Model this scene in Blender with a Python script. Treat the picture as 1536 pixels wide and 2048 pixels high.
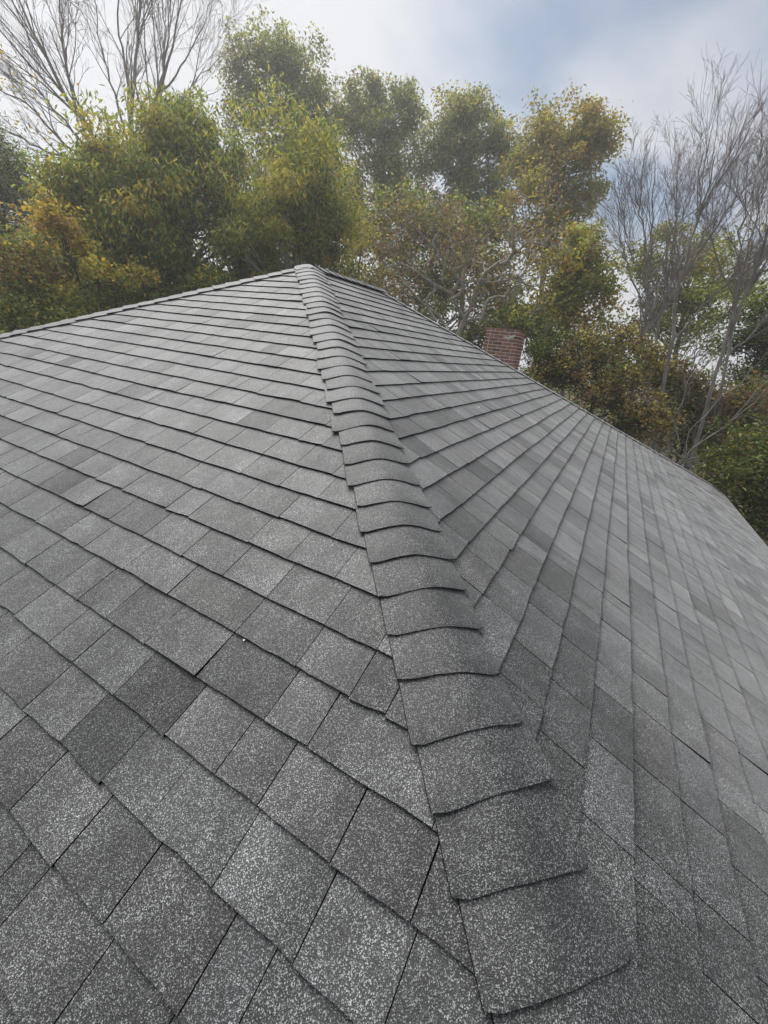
import bpy, math, random
import numpy as np
from mathutils import Matrix, Vector

# ------------------------------------------------------------------ reset
for o in list(bpy.data.objects):
    bpy.data.objects.remove(o)
scene = bpy.context.scene
C = scene.collection
rng = np.random.default_rng(7)
random.seed(7)

# ------------------------------------------------------------------ camera
APEX_Z = 5.35                       # height of the hip apex above the ground
SLOPE = 0.492                       # roof pitch (rise / run)
RIDGE = 1.30                        # ridge length
EAVE = 5.36                         # horizontal run from ridge to eave
CAM = np.array([-3.669, -3.001, APEX_Z - 0.645])
YAW, PITCH, ROLL, FPX = math.radians(26.84), math.radians(-22.25), math.radians(6.61), 810.9
fw = np.array([math.cos(PITCH) * math.cos(YAW), math.cos(PITCH) * math.sin(YAW), math.sin(PITCH)])
rt = np.array([math.sin(YAW), -math.cos(YAW), 0.0])
up = np.cross(rt, fw)
rt, up = (math.cos(ROLL) * rt + math.sin(ROLL) * up), (-math.sin(ROLL) * rt + math.cos(ROLL) * up)
cd = bpy.data.cameras.new('camera')
cam = bpy.data.objects.new('camera', cd)
C.objects.link(cam)
cam.matrix_world = Matrix(((rt[0], up[0], -fw[0], CAM[0]), (rt[1], up[1], -fw[1], CAM[1]),
                           (rt[2], up[2], -fw[2], CAM[2]), (0, 0, 0, 1)))
cd.sensor_fit = 'AUTO'
cd.sensor_width = 36.0
cd.lens = FPX / 2048.0 * 36.0
cd.clip_start = 0.02
cd.clip_end = 3000
scene.camera = cam
scene.render.resolution_x, scene.render.resolution_y = 768, 1024

def ray(px, py):
    return fw + rt * (px - 768) / FPX - up * (py - 1024) / FPX

def at(px, py, dist):
    """world point seen in direction (px,py) at a horizontal distance (m) from the viewer"""
    d = ray(px, py)
    return CAM + d * dist / math.hypot(d[0], d[1])

def project(X):
    d = np.asarray(X) - CAM
    z = d @ fw
    return 768 + FPX * (d @ rt) / z, 1024 - FPX * (d @ up) / z, z

# ------------------------------------------------------------------ sky and sun
SUN_EL = math.radians(56)
SUN_AZ = YAW + math.radians(38)
sd = np.array([math.cos(SUN_EL) * math.cos(SUN_AZ), math.cos(SUN_EL) * math.sin(SUN_AZ), math.sin(SUN_EL)])
world = bpy.data.worlds.new('World')
scene.world = world
world.use_nodes = True
nt = world.node_tree
nt.nodes.clear()

def N(tree, typ, **kw):
    n = tree.nodes.new(typ)
    for k, v in kw.items():
        if k == 'inp':
            for a, b in v.items():
                n.inputs[a].default_value = b
        else:
            setattr(n, k, v)
    return n

def ramp(tree, pts, interp='LINEAR'):
    n = tree.nodes.new('ShaderNodeValToRGB')
    cr = n.color_ramp
    cr.interpolation = interp
    while len(cr.elements) < len(pts):
        cr.elements.new(0.5)
    for e, (p, c) in zip(cr.elements, pts):
        e.position = p
        e.color = (c, c, c, 1) if not hasattr(c, '__len__') else (*c, 1)
    return n

L_ = nt.links.new
sky = N(nt, 'ShaderNodeTexSky', sky_type='NISHITA', sun_disc=False)
sky.sun_elevation = SUN_EL
sky.sun_rotation = math.pi / 2 - SUN_AZ
sky.air_density, sky.dust_density, sky.ozone_density = 1.0, 1.0, 1.5
tc = N(nt, 'ShaderNodeTexCoord')
sep = N(nt, 'ShaderNodeSeparateXYZ')
L_(tc.outputs['Generated'], sep.inputs[0])
# project the direction on a cloud deck so that the clouds flatten towards the horizon
zc = N(nt, 'ShaderNodeMath', operation='MAXIMUM', inp={1: 0.0}); L_(sep.outputs[2], zc.inputs[0])
za = N(nt, 'ShaderNodeMath', operation='ADD', inp={1: 0.28}); L_(zc.outputs[0], za.inputs[0])
dv = N(nt, 'ShaderNodeVectorMath', operation='DIVIDE'); L_(tc.outputs['Generated'], dv.inputs[0])
cz = N(nt, 'ShaderNodeCombineXYZ')
for i in range(3): L_(za.outputs[0], cz.inputs[i])
L_(cz.outputs[0], dv.inputs[1])
mp = N(nt, 'ShaderNodeMapping'); mp.inputs['Location'].default_value = (5.3, 4.1, 2.0); mp.inputs['Rotation'].default_value = (0, 0, math.radians(15))
mp.inputs['Scale'].default_value = (0.62, 0.62, 0.3)
L_(dv.outputs[0], mp.inputs[0])
cn = N(nt, 'ShaderNodeTexNoise', inp={'Scale': 1.5, 'Detail': 5.0, 'Roughness': 0.5, 'Distortion': 0.4})
L_(mp.outputs[0], cn.inputs['Vector'])
cmask0 = ramp(nt, [(0.34, 0.10), (0.58, 1.0)], 'EASE'); L_(cn.outputs[0], cmask0.inputs[0])
hzr = ramp(nt, [(0.12, 1.0), (0.30, 0.0)], 'EASE'); L_(sep.outputs[2], hzr.inputs[0])     # thick bank near the horizon
cmask = N(nt, 'ShaderNodeMath', operation='MAXIMUM'); L_(cmask0.outputs[0], cmask.inputs[0]); L_(hzr.outputs[0], cmask.inputs[1])
# veiled sun: cloud is brighter around it
dt = N(nt, 'ShaderNodeVectorMath', operation='DOT_PRODUCT'); dt.inputs[1].default_value = tuple(sd)
nrm = N(nt, 'ShaderNodeVectorMath', operation='NORMALIZE'); L_(tc.outputs['Generated'], nrm.inputs[0])
L_(nrm.outputs[0], dt.inputs[0])
glow = ramp(nt, [(0.0, 3.7), (0.60, 3.8), (0.84, 3.9), (0.95, 4.2), (1.0, 4.6)], 'LINEAR'); 
hm = N(nt, 'ShaderNodeMath', operation='MULTIPLY_ADD', inp={1: 0.5, 2: 0.5}); L_(dt.outputs['Value'], hm.inputs[0])
L_(hm.outputs[0], glow.inputs[0])
# ramp colours clamp nowhere (float ramp): tint of the cloud
ct = N(nt, 'ShaderNodeMix', data_type='RGBA', blend_type='MULTIPLY'); ct.inputs['Factor'].default_value = 1
L_(glow.outputs[0], ct.inputs['A']); ct.inputs['B'].default_value = (0.975, 0.99, 1.03, 1)
sk = N(nt, 'ShaderNodeMix', data_type='RGBA', blend_type='MULTIPLY'); sk.inputs['Factor'].default_value = 1
L_(sky.outputs[0], sk.inputs['A']); sk.inputs['B'].default_value = (0.47, 0.50, 0.50, 1)
mx = N(nt, 'ShaderNodeMix', data_type='RGBA')
L_(cmask.outputs[0], mx.inputs['Factor']); L_(sk.outputs['Result'], mx.inputs['A']); L_(ct.outputs['Result'], mx.inputs['B'])
bg = N(nt, 'ShaderNodeBackground', inp={'Strength': 0.05}); L_(mx.outputs['Result'], bg.inputs[0])
wo = N(nt, 'ShaderNodeOutputWorld'); L_(bg.outputs[0], wo.inputs[0])

sl = bpy.data.lights.new('sun', 'SUN')
sl.energy = 1.5
sl.angle = math.radians(50)
sl.color = (1.0, 0.97, 0.92)
so = bpy.data.objects.new('sun', sl)
C.objects.link(so)
so.location = (0, 0, 30)
so.rotation_euler = Vector(-sd).to_track_quat('-Z', 'Y').to_euler()

vs = scene.view_settings
vs.view_transform = 'Standard'
vs.look = 'None'
vs.exposure = 1.9
vs.gamma = 1.0
vs.use_curve_mapping = False
cy = scene.cycles
cy.max_bounces, cy.diffuse_bounces, cy.glossy_bounces, cy.transmission_bounces = 7, 5, 2, 5
cy.volume_bounces = 1
cy.use_denoising = True
cy.denoiser = 'OPENIMAGEDENOISE'
cy.denoising_input_passes = 'RGB_ALBEDO_NORMAL'
cy.denoising_prefilter = 'ACCURATE'
cy.sample_clamp_indirect = 6.0

# ------------------------------------------------------------------ materials
def new_mat(name):
    m = bpy.data.materials.new(name)
    m.use_nodes = True
    t = m.node_tree
    t.nodes.clear()
    return m, t, t.links.new

def shingle_material(name, dark=1.0):
    m, t, L = new_mat(name)
    geo = N(t, 'ShaderNodeNewGeometry')
    vor = N(t, 'ShaderNodeTexVoronoi', feature='F1', inp={'Scale': 600.0, 'Randomness': 1.0})
    L(geo.outputs['Position'], vor.inputs['Vector'])
    sp = N(t, 'ShaderNodeSeparateColor'); L(vor.outputs['Color'], sp.inputs[0])
    gr = ramp(t, [(0.0, 0.008), (0.48, 0.030), (0.68, 0.10), (0.82, 0.33), (0.92, 0.70), (1.0, 1.0)])
    L(sp.outputs[0], gr.inputs[0])
    # warm / cool granules
    hue = N(t, 'ShaderNodeMix', data_type='RGBA'); L(sp.outputs[1], hue.inputs['Factor'])
    hue.inputs['A'].default_value = (0.925, 1.0, 1.025, 1); hue.inputs['B'].default_value = (0.995, 1.0, 0.975, 1)
    mul = N(t, 'ShaderNodeMix', data_type='RGBA', blend_type='MULTIPLY'); mul.inputs['Factor'].default_value = 1
    L(gr.outputs[0], mul.inputs['A']); L(hue.outputs['Result'], mul.inputs['B'])
    # colour blend of the granule mix: soft patches, plus each tab's own tone
    n1 = N(t, 'ShaderNodeTexNoise', inp={'Scale': 8.0, 'Detail': 3.0, 'Roughness': 0.55}); L(geo.outputs['Position'], n1.inputs['Vector'])
    r1 = ramp(t, [(0.30, 0.62), (0.70, 1.30)]); L(n1.outputs[0], r1.inputs[0])
    n2 = N(t, 'ShaderNodeTexNoise', inp={'Scale': 21.0, 'Detail': 3.0, 'Roughness': 0.6}); L(geo.outputs['Position'], n2.inputs['Vector'])
    r2 = ramp(t, [(0.28, 0.68), (0.72, 1.28)]); L(n2.outputs[0], r2.inputs[0])
    at_ = N(t, 'ShaderNodeAttribute', attribute_name='tone')
    m1 = N(t, 'ShaderNodeMix', data_type='RGBA', blend_type='MULTIPLY'); m1.inputs['Factor'].default_value = 1
    L(mul.outputs['Result'], m1.inputs['A']); L(r1.outputs[0], m1.inputs['B'])
    m2 = N(t, 'ShaderNodeMix', data_type='RGBA', blend_type='MULTIPLY'); m2.inputs['Factor'].default_value = 1
    L(m1.outputs['Result'], m2.inputs['A']); L(r2.outputs[0], m2.inputs['B'])
    m3 = N(t, 'ShaderNodeMix', data_type='RGBA', blend_type='MULTIPLY'); m3.inputs['Factor'].default_value = 1
    L(m2.outputs['Result'], m3.inputs['A']); L(at_.outputs['Color'], m3.inputs['B'])
    m4 = N(t, 'ShaderNodeMix', data_type='RGBA', blend_type='MULTIPLY'); m4.inputs['Factor'].default_value = 1
    L(m3.outputs['Result'], m4.inputs['A']); m4.inputs['B'].default_value = (dark, dark, dark, 1)
    bs = N(t, 'ShaderNodeBsdfPrincipled', inp={'Roughness': 0.6, 'Specular IOR Level': 0.7, 'Sheen Roughness': 0.3})
    shw = N(t, 'ShaderNodeMath', operation='MULTIPLY', inp={1: 0.74}, use_clamp=True); L(at_.outputs['Fac'], shw.inputs[0]); L(shw.outputs[0], bs.inputs['Sheen Weight'])
    spw = N(t, 'ShaderNodeMath', operation='MULTIPLY', inp={1: 0.65}, use_clamp=True); L(at_.outputs['Fac'], spw.inputs[0]); L(spw.outputs[0], bs.inputs['Specular IOR Level'])
    L(m4.outputs['Result'], bs.inputs['Base Color'])
    bp = N(t, 'ShaderNodeBump', inp={'Strength': 0.45, 'Distance': 0.0016}); L(vor.outputs['Distance'], bp.inputs['Height'])
    L(bp.outputs[0], bs.inputs['Normal'])
    o = N(t, 'ShaderNodeOutputMaterial'); L(bs.outputs[0], o.inputs[0])
    return m

def noise_mat(name, c1, c2, scale=4.0, rough=0.85, bump=0.0, detail=5.0, attr=None, stretch=None):
    m, t, L = new_mat(name)
    geo = N(t, 'ShaderNodeNewGeometry')
    src = geo.outputs['Position']
    if stretch:
        mpn = N(t, 'ShaderNodeMapping'); mpn.inputs['Scale'].default_value = stretch
        L(src, mpn.inputs[0]); src = mpn.outputs[0]
    n = N(t, 'ShaderNodeTexNoise', inp={'Scale': scale, 'Detail': detail, 'Roughness': 0.6}); L(src, n.inputs['Vector'])
    r = ramp(t, [(0.32, c1), (0.68, c2)]); L(n.outputs[0], r.inputs[0])
    bs = N(t, 'ShaderNodeBsdfPrincipled', inp={'Roughness': rough, 'Specular IOR Level': 0.3})
    col = r.outputs[0]
    if attr:
        a = N(t, 'ShaderNodeAttribute', attribute_name=attr)
        mm = N(t, 'ShaderNodeMix', data_type='RGBA', blend_type='MULTIPLY'); mm.inputs['Factor'].default_value = 1
        L(col, mm.inputs['A']); L(a.outputs['Color'], mm.inputs['B']); col = mm.outputs['Result']
    L(col, bs.inputs['Base Color'])
    if bump:
        b = N(t, 'ShaderNodeBump', inp={'Strength': 0.6, 'Distance': bump}); L(n.outputs[0], b.inputs['Height'])
        L(b.outputs[0], bs.inputs['Normal'])
    o = N(t, 'ShaderNodeOutputMaterial'); L(bs.outputs[0], o.inputs[0])
    return m

def leaf_material(name):
    m, t, L = new_mat(name)
    a = N(t, 'ShaderNodeAttribute', attribute_name='tone')
    d = N(t, 'ShaderNodeBsdfPrincipled', inp={'Roughness': 0.5, 'Specular IOR Level': 0.35})
    L(a.outputs['Color'], d.inputs['Base Color'])
    tr = N(t, 'ShaderNodeBsdfTranslucent')
    hs = N(t, 'ShaderNodeMix', data_type='RGBA', blend_type='MULTIPLY'); hs.inputs['Factor'].default_value = 1
    L(a.outputs['Color'], hs.inputs['A']); hs.inputs['B'].default_value = (1.25, 1.15, 0.55, 1)
    L(hs.outputs['Result'], tr.inputs['Color'])
    mxs = N(t, 'ShaderNodeMixShader', inp={'Fac': 0.5}); L(d.outputs[0], mxs.inputs[1]); L(tr.outputs[0], mxs.inputs[2])
    o = N(t, 'ShaderNodeOutputMaterial'); L(mxs.outputs[0], o.inputs[0])
    return m

M = {}
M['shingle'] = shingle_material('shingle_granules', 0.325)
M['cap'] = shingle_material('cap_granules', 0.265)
M['felt'] = noise_mat('roofing_felt', (0.012, 0.012, 0.012), (0.03, 0.03, 0.03), 30, 0.9)
M['brick'] = noise_mat('red_brick', (0.21, 0.105, 0.075), (0.35, 0.175, 0.125), 26, 0.9, 0.003, attr='tone')
M['mortar'] = noise_mat('mortar', (0.55, 0.48, 0.43), (0.75, 0.68, 0.62), 40, 0.95, 0.002)
M['lichen'] = noise_mat('lichen', (0.45, 0.47, 0.40), (0.70, 0.70, 0.62), 60, 0.95)
M['siding'] = noise_mat('siding', (0.60, 0.59, 0.55), (0.72, 0.71, 0.67), 3, 0.7)
M['trim'] = noise_mat('white_trim', (0.70, 0.70, 0.68), (0.80, 0.80, 0.78), 3, 0.5)
M['glass'] = noise_mat('window_glass', (0.02, 0.025, 0.03), (0.03, 0.035, 0.04), 1, 0.08)
M['metal'] = noise_mat('drip_edge_metal', (0.25, 0.25, 0.24), (0.34, 0.33, 0.32), 8, 0.5)
M['ground'] = noise_mat('leaf_litter', (0.028, 0.020, 0.012), (0.085, 0.062, 0.034), 1.4, 0.95, 0.04, 8)
M['bark_grey'] = noise_mat('grey_bark', (0.16, 0.15, 0.135), (0.34, 0.32, 0.285), 9, 0.9, 0.01, stretch=(1, 1, 0.25))
M['bark_pale'] = noise_mat('pale_bark', (0.20, 0.185, 0.15), (0.46, 0.43, 0.36), 7, 0.9, 0.01)
M['bark_dark'] = noise_mat('dark_bark', (0.028, 0.023, 0.018), (0.085, 0.07, 0.055), 9, 0.9, 0.01, stretch=(1, 1, 0.25))
M['bark_red'] = noise_mat('reddish_twigs', (0.15, 0.115, 0.11), (0.27, 0.215, 0.205), 5, 0.85)
M['leaf'] = leaf_material('leaves')
M['chip'] = noise_mat('pale_chip', (0.75, 0.73, 0.68), (0.85, 0.83, 0.78), 90, 0.8)
M['straw'] = noise_mat('straw', (0.50, 0.33, 0.12), (0.65, 0.45, 0.18), 90, 0.8)

# ------------------------------------------------------------------ mesh helpers
def mesh_np(name, verts, faces, mat, parent=None, tone=None, smooth=False, loc=None):
    """faces: (n,k) int array or list of such arrays (k may differ); tone: per-face rgb (n,3)"""
    verts = np.asarray(verts, dtype=np.float64)
    if loc is not None:
        verts = verts - np.asarray(loc)
    fl = faces if isinstance(faces, list) else [faces]
    fl = [np.asarray(f, dtype=np.int32) for f in fl if len(f)]
    me = bpy.data.meshes.new(name)
    me.vertices.add(len(verts))
    me.vertices.foreach_set('co', verts.astype(np.float32).ravel())
    nl = sum(f.size for f in fl)
    nf = sum(len(f) for f in fl)
    me.loops.add(nl)
    me.loops.foreach_set('vertex_index', np.concatenate([f.ravel() for f in fl]))
    me.polygons.add(nf)
    sizes = np.concatenate([np.full(len(f), f.shape[1], dtype=np.int32) for f in fl])
    starts = np.concatenate([[0], np.cumsum(sizes)[:-1]]).astype(np.int32)
    me.polygons.foreach_set('loop_start', starts)
    me.update(calc_edges=True)
    me.polygons.foreach_set('use_smooth', np.full(nf, smooth, dtype=bool))
    if tone is not None:
        at_ = me.attributes.new('tone', 'FLOAT_COLOR', 'FACE')
        col = np.ones((nf, 4), dtype=np.float32)
        col[:, :3] = tone
        at_.data.foreach_set('color', col.ravel())
    me.materials.append(mat)
    ob = bpy.data.objects.new(name, me)
    C.objects.link(ob)
    if loc is not None:
        ob.location = loc
    if parent is not None:
        ob.parent = parent
        ob.matrix_parent_inverse = parent_inv(parent)
    return ob

def parent_inv(p):
    m = Matrix.Translation(Vector(world_loc(p)))
    return m.inverted()

def world_loc(p):
    # objects here are only ever translated, and parented with an inverse that keeps world coordinates
    return p['_w'] if '_w' in p else tuple(p.location)

def empty(name, loc, label, cat, group=None):
    o = bpy.data.objects.new(name, None)
    C.objects.link(o)
    o.location = loc
    o.empty_display_size = 0.3
    o['label'] = label
    o['category'] = cat
    if group:
        o['group'] = group
    return o

def tag(o, label=None, cat=None, group=None, kind=None):
    if label: o['label'] = label
    if cat: o['category'] = cat
    if group: o['group'] = group
    if kind: o['kind'] = kind
    return o

BOXF = np.array([[0, 3, 2, 1], [4, 5, 6, 7], [0, 1, 5, 4], [1, 2, 6, 5], [2, 3, 7, 6], [3, 0, 4, 7]])

def box_v(x0, x1, y0, y1, z0, z1):
    return np.array([[x0, y0, z0], [x1, y0, z0], [x1, y1, z0], [x0, y1, z0],
                     [x0, y0, z1], [x1, y0, z1], [x1, y1, z1], [x0, y1, z1]], dtype=float)

# ------------------------------------------------------------------ ground
G = 600.0
gx = np.concatenate([[-G, -150, -60], np.linspace(-40, 60, 41), [80, 150, G]])
gv, gi = [], {}
nx = len(gx)
XX, YY = np.meshgrid(gx, gx)
ZZ = 0.10 * np.sin(XX * 0.23 + 1.0) * np.cos(YY * 0.19) + 0.05 * np.sin(XX * 0.7 + YY * 0.5)
ZZ = np.where((np.abs(XX) < 9) & (np.abs(YY) < 8), 0.0, ZZ)
V = np.stack([XX, YY, ZZ], -1).reshape(-1, 3)
ii = np.arange(nx * nx).reshape(nx, nx)
F = np.stack([ii[:-1, :-1], ii[:-1, 1:], ii[1:, 1:], ii[1:, :-1]], -1).reshape(-1, 4)
tag(mesh_np('ground', V, F, M['ground'], smooth=True), kind='structure')

# ------------------------------------------------------------------ the house
house = empty('house', (0, 0, 0), 'single-storey house under a grey shingled hip roof with a brick chimney', 'house')
COS = 1 / math.hypot(1, SLOPE)
EXPO = 0.143
S_EAVE = EAVE / COS
TZ = APEX_Z

def face_pt(face, s, q, h):
    """point on a roof face: s metres down the slope, q along the courses, h above the deck"""
    s, q, h = np.broadcast_arrays(np.asarray(s, float), np.asarray(q, float), np.asarray(h, float))
    n_h, n_z = -SLOPE * COS, COS            # the normal leans outwards
    d = s * COS
    out = d - h * n_h
    z = TZ - d * SLOPE + h * n_z
    if face == 'L':                           # hip end, falls towards -X, courses run along Y
        return np.stack([-out, q, z], -1)
    return np.stack([q, -out, z], -1)         # front, falls towards -Y, courses run along X

# deck: four faces, dark felt under the modelled shingles, closed underneath by a soffit
A0, A1 = (0, 0, TZ), (RIDGE, 0, TZ)
ez = TZ - EAVE * SLOPE
E_ = EAVE
cs = [(-E_, -E_, ez), (RIDGE + E_, -E_, ez), (RIDGE + E_, E_, ez), (-E_, E_, ez)]
DK = 0.012
dv_ = np.array([A0, A1] + cs, float) - [0, 0, DK]
low = np.array(cs, float) - [0, 0, 0.04]
dv_ = np.vstack([dv_, low])
roof = mesh_np('roof', dv_, [np.array([[0, 2, 3, 1], [1, 4, 5, 0], [6, 9, 8, 7], [2, 6, 7, 3], [3, 7, 8, 4], [4, 8, 9, 5], [5, 9, 6, 2]]),
                             np.array([[0, 5, 2], [1, 3, 4]])], M['felt'], house, tone=(1, 1, 1))

class Tabs:
    def __init__(self): self.v, self.f4, self.tone, self.area = [], [], [], []

def lay_face(face, s0, qmin, qmax):
    """yield (verts, faces, tone) for every tab of one roof face"""
    r = np.random.default_rng(11 if face == 'L' else 23)
    out = []
    nrow = int((S_EAVE - s0) / EXPO) + 2
    NS = 4
    for k in range(-1, nrow):
        sb0 = s0 + k * EXPO
        if sb0 > S_EAVE + 0.02: break
        sa, sb = max(sb0 - EXPO - 0.022, 0.01), sb0
        if sb < 0.06: continue
        lo_a, hi_a = qmin(sa * COS), qmax(sa * COS)
        lo_b, hi_b = qmin(sb * COS), qmax(sb * COS)
        q = lo_b - r.uniform(0, 0.25)
        rowj = r.normal(0, 0.0022)
        rowt = r.normal(0, 0.03)
        # long slow waviness of the course
        ph, am = r.uniform(0, 6.28), r.uniform(0.001, 0.0036)
        while q < hi_b:
            u = r.random()
            w = r.uniform(0.172, 0.250) if u < 0.72 else (r.uniform(0.13, 0.19) if u < 0.90 else (r.uniform(0.07, 0.11) if u < 0.95 else r.uniform(0.285, 0.32)))
            q0, q1 = q, q + w
            q = q1
            g = r.uniform(0.0008, 0.0014) if r.random() < .9 else r.uniform(0.0014, 0.0018)
            ga, gb = r.normal(0, 0.0009, 2)
            b0, b1 = max(q0 + g, lo_b), min(q1 - g, hi_b)
            a0, a1 = np.clip(q0 + g + max(ga, 0), lo_a, hi_a), np.clip(q1 - g - max(gb, 0), lo_a, hi_a)
            if b1 - b0 < 0.012: continue
            t = np.linspace(0, 1, NS + 1)
            qb = b0 + (b1 - b0) * t
            qa = a0 + (a1 - a0) * t
            lift = abs(r.normal(0, 0.0009)) + (r.uniform(0.002, 0.005) if r.random() < 0.06 else 0)
            skew = r.normal(0, 0.0018)
            s_b = sb + rowj + am * np.sin(qb * 3.1 + ph) + skew * (t - .5) * 2 + r.normal(0, 0.0011, NS + 1)
            h_b = 0.0115 + lift * (0.6 + 0.4 * np.sin(t * 3.14 + r.uniform(0, 3))) + r.normal(0, 0.0003, NS + 1)
            top_a = face_pt(face, np.full(NS + 1, sa), qa, np.full(NS + 1, 0.0022))
            top_b = face_pt(face, s_b, qb, h_b)
            # a small rounding of the butt edge and its bottom
            bot_b = face_pt(face, s_b - 0.001, qb, np.full(NS + 1, -0.004))
            bot_a0 = face_pt(face, sa, qa[[0, -1]], -0.004)
            v = np.vstack([top_a, top_b, bot_b, bot_a0])
            n = NS + 1
            fs = [[i, n + i, n + i + 1, i + 1] for i in range(NS)]
            fs += [[n + i, 2 * n + i, 2 * n + i + 1, n + i + 1] for i in range(NS)]
            fs += [[0, 3 * n, 2 * n, n], [n - 1, 2 * n - 1, 3 * n - 1, 3 * n + 1]]
            fs = np.array(fs)
            if face == 'L':
                fs = fs[:, ::-1]
            tv = 1 + rowt + r.normal(0, 0.11) - (0.17 if r.random() < 0.16 else 0) + (0.10 if r.random() < 0.10 else 0)
            tone = np.clip(tv, 0.6, 1.35)
            warm = r.normal(0, 0.012)
            col = np.tile(np.array([tone * (1 + warm), tone, tone * (1 - warm)]), (len(fs), 1))
            grad = 1 + np.linspace(-1, 1, NS) * r.normal(0, 0.07) + r.normal(0, 0.025, NS)
            col[:NS] *= grad[:, None]
            col[NS:] *= 0.06                       # cut asphalt edge, no granules
            out.append((v, fs, col))
    return out

mg = 0.035
tabsL = lay_face('L', 0.195, lambda d: -d + mg, lambda d: d - mg)
tabsR = lay_face('R', 0.113, lambda d: -d + mg, lambda d: RIDGE + d - mg)
tabs = tabsL + tabsR
areas = []
for v, f, t in tabs:
    P = v[[0, 4, 9, 5]]
    x, y, z = project(P)
    if (z < 0.15).any() or x.max() < 0 or x.min() > 1536 or y.max() < 0 or y.min() > 2048:
        areas.append(0); continue
    x, y = np.clip(x, 0, 1536), np.clip(y, 0, 2048)
    areas.append(abs(np.dot(x, np.roll(y, 1)) - np.dot(y, np.roll(x, 1))) / 2)
order = np.argsort(areas)[::-1]
single = set(order[:300].tolist())
sv, sf, stn, off = [], [], [], 0
for i, (v, f, t) in enumerate(tabs):
    if i in single:
        mesh_np('shingle', v, f, M['shingle'], roof, tone=t)
    else:
        sv.append(v); sf.append(f + off); stn.append(t); off += len(v)
tag(mesh_np('shingle_courses', np.vstack(sv), np.vstack(sf), M['shingle'], roof, tone=np.vstack(stn)), kind='stuff')

# the two faces that fall away behind the ridge: courses as long stepped strips
bv, bf, bt, off = [], [], [], 0
for side in ('back', 'far'):
    k = 0
    while (k + 1) * EXPO < S_EAVE + 0.02:
        sa, sb = k * EXPO, (k + 1) * EXPO
        da, db = sa * COS, sb * COS
        def pt(d, q, h):
            if side == 'back': return [q, d, TZ - d * SLOPE + h]
            return [RIDGE + d, q, TZ - d * SLOPE + h]
        if side == 'back':
            qa, qb = (-da + mg, RIDGE + da - mg), (-db + mg, RIDGE + db - mg)
        else:
            qa, qb = (-da + mg, da - mg), (-db + mg, db - mg)
        v = np.array([pt(da, qa[0], .002), pt(da, qa[1], .002), pt(db, qb[1], .0095), pt(db, qb[0], .0095), pt(db, qb[1], -.004), pt(db, qb[0], -.004)])
        bv.append(v)
        f = np.array([[0, 1, 2, 3], [3, 2, 4, 5]]) + off
        bf.append(f[:, ::-1] if side == 'back' else f); off += 6
        tn = np.clip(rng.normal(1, .06), .8, 1.2)
        bt.append(np.full((2, 3), tn)); k += 1
tag(mesh_np('shingle_courses', np.vstack(bv), np.vstack(bf), M['shingle'], roof, tone=np.vstack(bt)), kind='stuff')

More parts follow.
